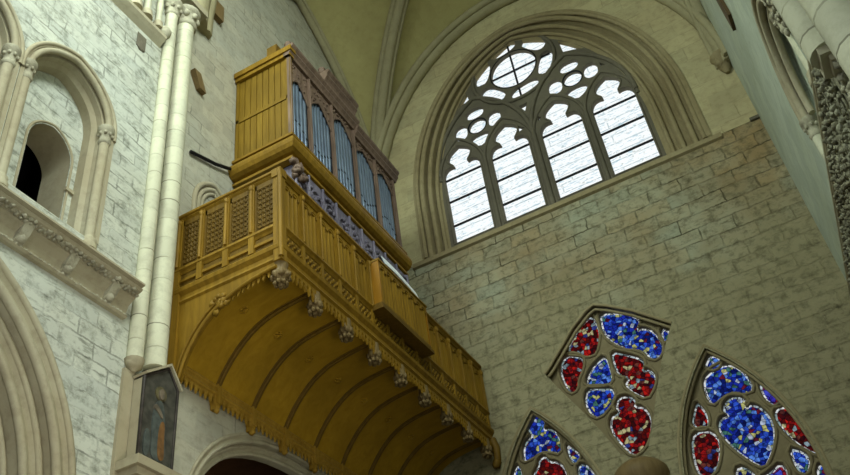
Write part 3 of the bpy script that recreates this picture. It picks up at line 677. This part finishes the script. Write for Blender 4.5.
# ================================================================== GALLERY
G = empty('organ_gallery', (-6.7, 8.3, 8.7), 'golden oak organ gallery with carved balustrade and ribbed coved underside', 'gallery')
XF = -5.75
def bar(x0,x1,y0,y1,z0,z1,name,mat=OAK,par=G):
    m = MB(); m.box(x0,x1,y0,y1,z0,z1); return m.build(name, mat, par)
bar(XL+.02, XF-.05, Y0+.05, YE-.02, 10.0, 10.12, 'gallery_floor', OAK_D)
# rails: profile carried round the near corner (side then front)
def around(prof, name, mat, o_side=0):
    """moulding round side and front; prof = [(outward, z)]"""
    m = MB(); rows = []
    for o, z in prof: rows.append([(XL+.01, Y0-o, z), (XF+o, Y0-o, z), (XF+o, YE-.01, z)])
    for A, B in zip(rows, rows[1:]+rows[:1]): m.ring(A, B)
    for k in (0, 2): m.poly([r[k] for r in rows])
    return m.build(name, mat, G)
around([(-.08,11.46),(.02,11.46),(.05,11.5),(.03,11.53),(.06,11.55),(.06,11.59),(-.08,11.59)], 'top_rail', OAK)
around([(-.08,10.36),(.01,10.36),(.03,10.4),(.06,10.43),(.05,10.48),(-.08,10.5)], 'middle_rail', OAK)
around([(-.08,10.1),(.0,10.1),(.0,10.36),(-.08,10.36)], 'frieze_board', OAK_D)
around([(-.1,9.76),(.01,9.76),(.05,9.8),(.02,9.86),(.02,9.92),(.07,9.98),(.08,10.04),(.03,10.1),(-.1,10.1)], 'lower_rail', OAK)
m = MB(); random.seed(2)
def leafband(m, pos, n):
    for k in range(n):
        p = pos(k/n); q = pos((k+.5)/n)
        m.blob(p, .022, .03, .03, .5); m.blob((q[0], q[1], q[2]+.06), .018, .02, .035, .5); m.blob((q[0], q[1], q[2]-.06), .018, .02, .03, .5)
leafband(m, lambda t: (XF+.005, Y0+.05+7.25*t, 10.23), 70); m.box(XL+.1, XF, Y0-.03, Y0, 10.2, 10.25)
m.build('carved_band', OAK, G)
# posts and panels
def side_panel(x0, x1):
    m = MB(); m.box(x0, x1, Y0+.0, Y0+.04, 10.5, 11.46)
    nx, nz = 4, 8
    for i in range(nx):
        for j in range(nz):
            x = x0+.05+(x1-x0-.1)*(i+.5)/nx; z = 10.56+.8*(j+.5)/nz
            m.tube([(x+.042*math.cos(a), Y0-.004, z+.048*math.sin(a)) for a in [2*PI*q/8 for q in range(8)]], .012, 5, True)
    m.box(x0, x0+.03, Y0-.02, Y0, 10.5, 11.46); m.box(x1-.03, x1, Y0-.02, Y0, 10.5, 11.46); m.box(x0, x1, Y0-.02, Y0, 11.36, 11.46)
    m.build('carved_panel', OAK_D, G)
def fold_panel(y0, y1, x, z0=10.5, z1=11.46, par=None, mat=None):
    n = 24; rows = []
    for k in range(n+1):
        t = k/n; rows.append((y0+(y1-y0)*t, x-.03+.022*abs(math.sin(t*PI*4))+.006*math.cos(t*PI*16)))
    m = MB(); m.ring([(d, y, z0+.03) for y, d in rows], [(d, y, z1-.1) for y, d in rows])
    m.box(x-.08, x-.035, y0, y1, z0, z1); m.box(x-.04, x+.0, y0, y1, z1-.12, z1); m.box(x-.04, x-.0, y0, y1, z0, z0+.04)
    c = (y0+y1)/2; h = (y1-y0)/2
    for s in (-1,1): m.tube([(x, c+s*h*.5+h*.42*math.cos(a), z1-.17+.1*math.sin(a)) for a in [PI*q/8 for q in range(9)]], .014, 5)
    m.build('linenfold_panel', mat or OAK, par or G)
def post_side(x, wd=.1):
    m = MB(); m.box(x-wd/2, x+wd/2, Y0-.05, Y0+.06, 10.1, 11.48); m.tube([(x,Y0-.06,10.5),(x,Y0-.06,11.46)], .028, 8)
    m.blob((x,Y0-.06,11.4), .04,.04,.06,.3); m.build('post', OAK, G)
def post_front(y, x=XF, wd=.07):
    m = MB(); m.box(x-.06, x+.035, y-wd/2, y+wd/2, 10.1, 11.48); m.tube([(x+.045,y,10.48),(x+.045,y,11.46)], .022, 8)
    m.blob((x+.05,y,11.38), .035,.035,.06,.3); m.build('post', OAK, G)
sx = [XL+.05, -7.21, -6.72, -6.24, XF-.0]
for a, b in zip(sx, sx[1:]): side_panel(a+.05, b-.05)
for x in sx[:-1]: post_side(x)
m = MB(); m.box(XF-.08, XF+.06, Y0-.06, Y0+.08, 9.76, 11.5); m.tube([(XF+.05,Y0-.05,9.8),(XF+.05,Y0-.05,11.5)], .04, 10); m.box(XF-.09,XF+.08,Y0-.08,Y0+.09,11.42,11.58); m.build('corner_post', OAK, G)
NP = 14; step = (YE-Y0-.1)/NP
for k in range(NP):
    y0 = Y0+.06+k*step; y1 = y0+step
    fold_panel(y0+.035, y1-.035, XF)
    if k: post_front(y0)
post_front(YE-.06)
# projecting plain box on the front
B0, B1, XB = 10.92, 12.72, -5.53
m = MB(); m.box(XF-.04, XB, B0, B1, 10.42, 10.5); m.box(XF-.04, XB+.03, B0-.03, B1+.03, 10.36, 10.42); m.build('box_bottom', OAK_D, G)
m = MB(); m.box(XF-.02, XB, B0, B0+.03, 10.5, 11.42); m.build('box_end', ORANGE, G)
m = MB(); m.box(XF-.02, XB, B1-.03, B1, 10.5, 11.42); m.build('box_end', ORANGE, G)
for k in range(4): fold_panel(B0+.03+k*.435, B0+.03+(k+1)*.435-.01, XB, 10.5, 11.4, G, OAK)
m = MB(); m.box(XF-.02, XB+.02, B0-.01, B1+.01, 11.4, 11.44); m.build('box_top', OAK, G)
# cove
prof = [(XF-.02,9.80),(-5.95,9.80),(-6.2,9.78),(-6.5,9.74),(-6.78,9.66),(-7.05,9.5),(-7.28,9.28),(-7.46,9.04),(-7.56,8.86),(-7.6,8.76)]
def smoothline(pts, it=2):
    for _ in range(it):
        q = [pts[0]]
        for p, r in zip(pts, pts[1:]): q += [(p[0]*.75+r[0]*.25, p[1]*.75+r[1]*.25), (p[0]*.25+r[0]*.75, p[1]*.25+r[1]*.75)]
        pts = q+[pts[-1]]
    return pts
cv = smoothline(prof, 1)
m = MB(); m.ring([(x, Y0+.04, z) for x, z in cv], [(x, YE-.01, z) for x, z in cv], False, True); m.build('cove', OAK_V, G)
RY = [8.35+.87*k for k in range(9)]
for k, y in enumerate(RY):
    if k:
        m = MB(); m.tube([(x, y, z-.015) for x, z in cv], .032, 8)
        for s in (-1,1): m.tube([(x, y+s*.045, z-.0) for x, z in cv], .014, 6)
        m.build('rib', OAK_RIB, G)
    # pendant carved boss on the front edge
    m = MB(); x = XF-.05; r = .95 if k == 0 else .72
    m.lathe(x, y, [(.03,9.36),(.06*r,9.4),(.05,9.44),(.12*r,9.5),(.14*r,9.58),(.09,9.66),(.12*r,9.76)], 12)
    for q in range(7):
        a = 2*PI*q/7; m.blob((x+.12*r*math.cos(a), y+.12*r*math.sin(a), 9.54), .05*r, .05*r, .06, .4); m.blob((x+.08*math.cos(a+.4), y+.08*math.sin(a+.4), 9.42), .035, .035, .04, .4)
    m.build('pendant', OAK_PEND, G)
    # bracket at the foot of the rib, on the wall side
    if k:
        m = MB(); m.box(XL+.02, -7.54, y-.05, y+.05, 8.52, 8.84); m.box(XL+.02, -7.56, y-.035, y+.035, 8.44, 8.52); m.blob((-7.59,y,8.42), .045,.045,.05,.3); m.build('bracket', OAK_L, G)
for k in range(8):
    m = MB(); y = RY[k]+.435; x, z = -6.78, 9.65
    for q in range(6):
        a = 2*PI*q/6; m.blob((x+.045*math.cos(a), y+.05*math.sin(a), z+.025*math.cos(a)), .03, .03, .022, .3)
    m.blob((x+.01, y, z-.02), .035,.035,.03); m.build('rosette', OAK_V, G)
# wall-side ledge with fringe
m = MB(); m.box(XL+.02, -7.57, Y0+.05, YE-.01, 8.64, 8.8); m.tube([(-7.57,Y0+.05,8.68),(-7.57,YE-.01,8.68)], .03, 8); m.tube([(-7.57,Y0+.05,8.8),(-7.57,YE-.01,8.8)], .025, 8); m.build('wall_ledge', OAK_L, G)
def drop(m, p, t, dn, L, wd, th):
    """one lace point of a fringe: t along the edge, dn downward"""
    p, t, dn = Vector(p), Vector(t), Vector(dn); nrm = t.cross(dn).normalized()*th
    out = [(-wd,0),(-wd*.9,L*.3),(-wd*.45,L*.42),(-wd*.5,L*.62),(0,L),(wd*.5,L*.62),(wd*.45,L*.42),(wd*.9,L*.3),(wd,0)]
    A = [p+t*a+dn*b+nrm for a, b in out]; B = [p+t*a+dn*b-nrm for a, b in out]
    m.poly(A); m.poly(B[::-1]); m.ring(A, B, True)
m = MB(); y = Y0+.15
while y < YE-.05: drop(m, (-7.59,y,8.66), (0,1,0), (0,0,-1), .17, .05, .015); y += .108
m.build('ledge_fringe', OAK_L, G)
m = MB(); y = Y0+.1; k = 0
while y < YE-.05:
    ph = ((y-RY[0])/.87) % 1; L = .2+.12*abs(2*ph-1)**2
    drop(m, (XF,y,9.78), (0,1,0), (0,0,-1), L, .05, .018); y += .104
m.build('front_fringe', OAK, G)
# near side apron, arched, with its own fringe
ac = smoothline([(-5.8,9.67),(-6.1,9.65),(-6.45,9.58),(-6.78,9.45),(-7.05,9.26),(-7.26,9.0),(-7.4,8.74),(-7.48,8.45)], 1)
slab('E', [[(XL+.02,9.78),(XL+.02,8.45)]+ac[::-1]+[(-5.78,9.78)]], Y0-.02, Y0+.05).build('side_apron', OAK, G)
m = MB(); m.tube([(x, Y0-.03, z) for x, z in ac], .03, 8); m.tube([(x-.06, Y0-.03, z+.07) for x, z in ac[6:]], .02, 8)
m.box(XL+.02, XL+.14, Y0-.06, Y0+.06, 8.4, 10.1); m.build('apron_moulding', OAK, G)
m = MB(); s = .05; acc = 0
for (a, b) in zip(ac, ac[1:]):
    d = math.dist(a, b); 
    while s <= acc+d:
        f = (s-acc)/d; x, z = a[0]+(b[0]-a[0])*f, a[1]+(b[1]-a[1])*f; tx, tz = (b[0]-a[0])/d, (b[1]-a[1])/d
        drop(m, (x, Y0, z), (tx,0,tz), (-tz*-1 if False else (-tz if tz > 0 else -tz*-1)*0+(.0-tz)*-1, 0, tx if tx < 0 else -tx), .13, .042, .015); s += .088
    acc += d
m.build('apron_fringe', OAK, G)
m = MB()
for k in range(12): m.blob((-6.98+random.random()*.3, Y0-.03, 9.3+random.random()*.3), .05,.03,.05,.5)
m.build('apron_carving', OAK, G)
m = MB(); m.tube([(XF+.03,YE-.1,9.8),(XF+.09,YE-.09,9.6),(XF+.07,YE-.08,9.35),(XF-.02,YE-.08,9.2)], [.09,.08,.07,.04], 8); m.blob((XF+.04,YE-.1,9.28),.08,.07,.1,.4); m.build('end_bracket', OAK_D, G)
# sheet on the box
m = MB(); A, B, A2, B2 = [], [], [], []
for k in range(9):
    t = k/8; y = 11.2+1.3*t; z = 11.5+.03*math.sin(t*PI*1.3)+.03*(1-t)
    A.append((XB-.01, y, z-.03)); B.append((XB-.08, y, z+.19)); 
m.ring(A, B, False, True); m.ring([(a+.012,b,c) for a,b,c in A], [(a+.012,b,c) for a,b,c in B], False, True)
m.ring(A, [(a+.012,b,c) for a,b,c in A])
tag(m.build('paper_sheet', PAPER), 'long white paper sheet lying on the gallery front below the organ pipes', 'paper')

# ================================================================== ORGAN CASE
O = empty('pipe_organ', (-7.0, 11.7, 10.12), 'carved oak pipe organ case with grey metal pipes standing in the gallery', 'organ')
OX, OY0, OY1, YM = -6.37, 9.58, 13.82, 12.05
def ob(x0,x1,y0,y1,z0,z1,name,mat=OAK_C): return bar(x0,x1,y0,y1,z0,z1,name,mat,O)
# near side of upright boards in two tiers
m = MB(); m.box(XL+.02, OX, OY0+.04, OY0+.07, 13.9, 16.4)
n = 8
for k in range(n):
    x0 = XL+.08+(OX-XL-.16)*k/n; x1 = XL+.08+(OX-XL-.16)*(k+1)/n
    for z0, z1 in ((13.98,15.02),(15.14,16.3)): m.box(x0+.012, x1-.012, OY0+.02, OY0+.05, z0, z1)
m.build('side_boards', OAK_P, O)
ob(XL+.02, OX, OY0, OY0+.06, 15.03, 15.12, 'side_rail', OAK_P)
ob(XL+.02, XL+.09, OY0, OY0+.08, 13.9, 16.4, 'side_stile', OAK_P); ob(OX-.09, OX+.01, OY0, OY0+.08, 13.9, 16.4, 'side_stile', OAK_P)
ob(XL+.02, XL+.06, OY0+.07, OY1, 13.9, 16.4, 'back_board', OAK_D)
ob(XL+.02, OX-.3, OY0+.1, OY1-.05, 13.9, 13.96, 'wind_chest', OAK_D)
ob(XL+.02, OX, OY1-.06, OY1, 13.9, 16.15, 'far_side', OAK_D)
# jutting base: round moulding on side and front
m = MB(); pf = [(-.1,13.3),(.03,13.31),(.03,13.37),(-.06,13.38),(-.06,13.43),(.05,13.45),(.12,13.5),(.16,13.58),(.17,13.64),(.15,13.72),(.1,13.78),(.03,13.81),(-.05,13.82),(-.05,13.87),(.07,13.88),(.07,13.94),(-.1,13.95)]
rows = [[(XL+.01, OY0-o, z),(OX+o*.9, OY0-o, z),(OX+o*.9, OY1+.1, z)] for o, z in pf]
for A, B in zip(rows, rows[1:]+rows[:1]): m.ring(A, B)
for k in (0,2): m.poly([r[k] for r in rows])
m.build('base_moulding', OAK, O)
# lower case: dark carved panel between gallery rail and base
ob(XL+.05, OX-.02, OY0+.12, OY1-.05, 10.13, 13.3, 'lower_case', OAK_PURPLE)
m = MB(); random.seed(12)
for k in range(9):
    y = OY0+.3+k*.47
    m.tube([(OX+.0, y+.2*math.cos(a), 12.75+.3*math.sin(a)) for a in [2*PI*q/14 for q in range(14)]], .025, 6, True)
    m.tube([(OX+.0, y+.235, 10.6),(OX+.0, y+.235, 13.3)], .03, 6)
    for q in range(10): m.blob((OX+.0, y+(random.random()-.5)*.34, 12.45+random.random()*.75), .03, .05, .05, .5)
m.build('lower_tracery', OAK_PURPLE, O)
m = MB()
for k in range(20): m.blob((OX-.02+random.random()*.1, OY0-.0+random.random()*.3, 12.9+random.random()*.4), .06,.06,.07,.5)
m.build('carved_console', OAK_C, O)
# posts of the front
posts = [OY0+.03, 10.3, 11.16, YM, 12.95, OY1-.04]
for y in posts:
    zt = 16.3 if y <= YM else 16.12
    m = MB(); m.box(OX-.06, OX+.0, y-.035, y+.035, 13.93, zt); m.tube([(OX+.0,y,13.93),(OX+.0,y,zt)], .028, 8); m.build('front_post', OAK_C, O)
# cornices
def cor(y0, y1, z, x=OX, name='cornice'):
    pf = [(-.1,0),(.03,.0),(.05,.06),(.1,.12),(.09,.18),(.14,.24),(.14,.3),(-.1,.3)]; m = MB()
    A = [(x+o,y0,z+h) for o,h in pf]; B = [(x+o,y1,z+h) for o,h in pf]; m.ring(A,B,True); m.poly(A); m.poly(B)
    m.build(name, OAK_C, O)
cor(OY0-.06, YM+.08, 16.26); cor(YM-.0, OY1+.08, 16.08)
m = MB(); m.box(XL+.02, OX+.05, OY0-.05, OY0+.1, 16.26, 16.36); m.box(XL+.02, OX+.1, OY0-.09, OY0+.1, 16.36, 16.5); m.build('side_cornice', OAK, O)
ob(XL+.02, OX, OY0+.05, YM, 16.4, 16.46, 'case_roof', OAK_D); ob(XL+.02, OX, YM, OY1, 16.28, 16.34, 'case_roof', OAK_D)
ob(OX-.3, OX+.03, 10.95, 12.1, 16.66, 16.86, 'crown_panel'); cor(10.9, 12.16, 16.84, OX+.0, 'crown_cornice')
ob(OX-.3, OX, 10.95, 12.1, 16.86, 17.0, 'crown_panel')
def finial(x, y, z, h=.26):
    m = MB(); m.lathe(x, y, [(.05,z),(.09,z+.04),(.05,z+.09),(.09,z+h*.6),(.07,z+h*.8),(.02,z+h)], 10); m.build('finial', OAK_C, O)
finial(OX-.02, OY0+.02, 16.52, .24)
ob(-6.9, -6.66, OY0-.02, OY0+.16, 16.5, 16.86, 'finial', OAK_D)
for y in (10.94, 12.06): finial(OX-.05, y, 17.14, .18)
finial(OX-.02, OY1-.06, 16.38, .2); finial(OX-.02, 10.55, 16.56, .2)
# carved shades and pipes in the five openings
random.seed(21)
for i, (a, b) in enumerate(zip(posts, posts[1:])):
    zt = 16.28 if i < 3 else 16.08
    y0, y1 = a+.035, b-.035; wdt = y1-y0; n = max(4, round(wdt/.115)); r = wdt/n/2
    peak = (.4,.45,.45,.45,.45)[i]; drp = (.5,.42,.12,.14,.14)[i]; m = MB(); lo = .42 if i < 3 else .36
    pts = [(y0,zt)]; curve = []
    for k in range(13):
        t = k/12; d = abs(t-peak)/max(peak,1-peak); zz = zt-drp-lo*d**1.4; curve.append((y0+wdt*t, zz))
    L = [(y0,zt+.02),(y1,zt+.02)]+curve[::-1]
    s_ = slab('L', [L], OX-.05, OX-.03); s_.tube([(OX-.03,u,v) for u,v in curve], .022, 6)
    for k in range(16):
        t = random.random(); d = abs(t-peak)/max(peak,1-peak); top = zt-.02; bot = zt-drp-lo*d**1.4
        s_.blob((OX-.03, y0+wdt*t, bot+(top-bot)*random.random()), .025, .035, .035, .5)
    s_.build('carved_shade', OAK_C, O)
    bar(OX-.4, OX-.35, y0+.06, y1+.03, 13.95, zt, 'gap_shade_board', IRON, O)  # black board put in as painted shade between the pipes
    for k in range(n):
        t = (k+.5)/n; y = y0+wdt*t; d = abs(t-peak)/max(peak,1-peak); top = zt-drp+.03-lo*.8*d**1.4; m = MB(); x = OX-.1
        zm = 14.3+.32*(1-d) if i % 2 == 0 else 14.62-.3*(1-d)
        m.tube([(x,y,13.95),(x,y,zm-.02)], [r*.35, r*.82], 12); m.tube([(x,y,zm-.02),(x,y,top)], r*.82, 12)
        p = m.build('pipe', PIPE, O)
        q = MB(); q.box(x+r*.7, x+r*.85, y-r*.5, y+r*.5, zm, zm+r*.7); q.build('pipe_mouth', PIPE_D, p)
ob(OX-.2, OX+.02, OY0+.02, OY1-.02, 13.92, 13.99, 'pipe_rail')
m = MB(); m.tube([(XL+.045,8.34,13.2),(XL+.06,9.0,13.42),(XL+.08,OY0-.19,13.6)], .033, 8)
tag(m.build('iron_bar', IRON), 'black iron bar slanting from the shaft wall to the organ case', 'bar')

# ================================================================== PAINTED PANEL IN A GABLED BOX
I = empty('painted_panel', (XL+.06, 7.88, 6.95), 'dark gabled wall panel painted with a robed figure, under the tall shaft', 'painting')
IX = XL+.26
gable = [(7.58,6.97),(8.20,6.97),(8.22,8.23),(8.01,8.49),(7.57,8.17)]
slab('L', [gable], XL+.06, IX-.05).build('stone_body', MOULD, I); slab('L', [gable], IX-.05, IX-.02).build('back_board', PAINT['ground'], I)
m = MB(); roll(m, 'L', gable, 0, IX-.01, .022, 6, True); m.build('frame', PAINT['edge'], I)
m = MB(); m.add([(XL+.06,7.56,8.19),(IX+.04,7.56,8.19),(IX+.04,8.01,8.52),(XL+.06,8.01,8.52),(XL+.06,7.54,8.22),(IX+.04,7.54,8.22),(IX+.04,8.01,8.56),(XL+.06,8.01,8.56)], [(0,1,2,3),(4,5,6,7),(0,1,5,4),(2,3,7,6),(1,2,6,5)])
m.add([(XL+.06,8.01,8.52),(IX+.04,8.01,8.52),(IX+.04,8.25,8.22),(XL+.06,8.25,8.22),(XL+.06,8.01,8.56),(IX+.04,8.01,8.56),(IX+.04,8.27,8.25),(XL+.06,8.27,8.25)], [(0,1,2,3),(4,5,6,7),(0,1,5,4),(2,3,7,6),(1,2,6,5)])
m.build('gable_cap', MOULD, I)
def relief(L, h, name, mat):
    L = ccw(smooth_loop(L, 2)); o = slab('L', [L], IX-.03, IX-.02+h).build(name, mat, I); return o
relief([(7.78,7.07),(8.05,7.07),(8.03,7.37),(8.01,7.67),(7.95,7.93),(7.83,7.93),(7.77,7.67),(7.79,7.37)], .02, 'painted_cloak', PAINT['cloak'])
relief([(7.90,7.09),(8.03,7.09),(8.00,7.39),(8.00,7.63),(7.93,7.65),(7.89,7.47)], .03, 'painted_robe', PAINT['robe'])
relief(circ(7.90, 8.04, .11, 12), .015, 'painted_halo', PAINT['halo'])
relief([(7.85,7.99),(7.88,7.95),(7.92,7.95),(7.95,7.99),(7.95,8.07),(7.90,8.12),(7.85,8.07)], .035, 'painted_head', PAINT['skin'])
relief([(7.78,7.77),(7.85,7.75),(7.93,7.67),(7.96,7.70),(7.87,7.82),(7.79,7.85)], .035, 'painted_arm', PAINT['skin'])
relief([(7.65,7.07),(7.75,7.07),(7.76,7.37),(7.70,7.47),(7.65,7.37)], .02, 'painted_companion', PAINT['cloak'])
m = MB(); m.box(XL+.055, XL+.42, 7.42, 8.26, 6.82, 6.94); m.box(XL+.055, XL+.36, 7.48, 8.2, 6.72, 6.82); m.lathe(XL+.2, 7.84, [(.05,6.1),(.08,6.3),(.12,6.55),(.14,6.72)], 16)
struct(m.build('trim_bracket', MOULD), 'stone bracket shelf carrying the dark painted panel', 'bracket')

# ================================================================== LIGHT, CAMERA
wld = bpy.data.worlds.new('overcast'); bpy.context.scene.world = wld; wld.use_nodes = True
bg = wld.node_tree.nodes['Background']; bg.inputs[0].default_value = (.86,.95,1.0,1); bg.inputs[1].default_value = 1.02
def area_light(name, loc, target, sx, sy, power, col, spread=180):
    l = bpy.data.lights.new(name, 'AREA'); l.shape = 'RECTANGLE'; l.size = sx; l.size_y = sy; l.spread = math.radians(spread); l.energy = power; l.color = col
    o = bpy.data.objects.new(name, l); C.objects.link(o); o.location = loc
    o.rotation_euler = (Vector(target)-Vector(loc)).to_track_quat('-Z', 'Y').to_euler(); o['kind'] = 'helper'
area_light('clerestory_daylight_right', (XR-.15, 2.2, 17.5), (XL, 5.0, 13), 4.5, 6, 1300, (.88,.98,.95), 125)
area_light('clerestory_daylight_left', (XL+.15, 1.5, 18), (XR, 6.5, 9), 4.5, 6, 2100, (.84,1.0,.90))
area_light('cove_fill_right', (XR-.1, 4.2, 3.4), (-7.4, 7.9, 8.6), 4.0, 4.5, 85, (1.0,.96,.86), 55)  # added unseen lamp, narrowed to brighten the near end of the cove
cam = bpy.data.cameras.new('camera'); co = bpy.data.objects.new('camera', cam); C.objects.link(co)
right_v = Vector((.8743,.4712,-.1164)); down = Vector((-.3837,.5242,-.7602)); fwd = Vector((-.2972,.7094,.6391))
fwd.normalize(); right_v = (right_v-fwd*right_v.dot(fwd)).normalized(); up = right_v.cross(fwd).normalized()
co.matrix_world = Matrix(((right_v.x,up.x,-fwd.x,0),(right_v.y,up.y,-fwd.y,0),(right_v.z,up.z,-fwd.z,1.6),(0,0,0,1)))
cam.sensor_width = 36; cam.lens = 889.14*36/850; cam.clip_end = 200
S = bpy.context.scene; S.camera = co
S.view_settings.view_transform = 'Standard'; S.view_settings.look = 'None'; S.view_settings.gamma = 1; S.view_settings.use_curve_mapping = False; S.view_settings.exposure = 0
S.cycles.use_denoising = True; S.cycles.max_bounces = 8; S.cycles.sample_clamp_indirect = 6
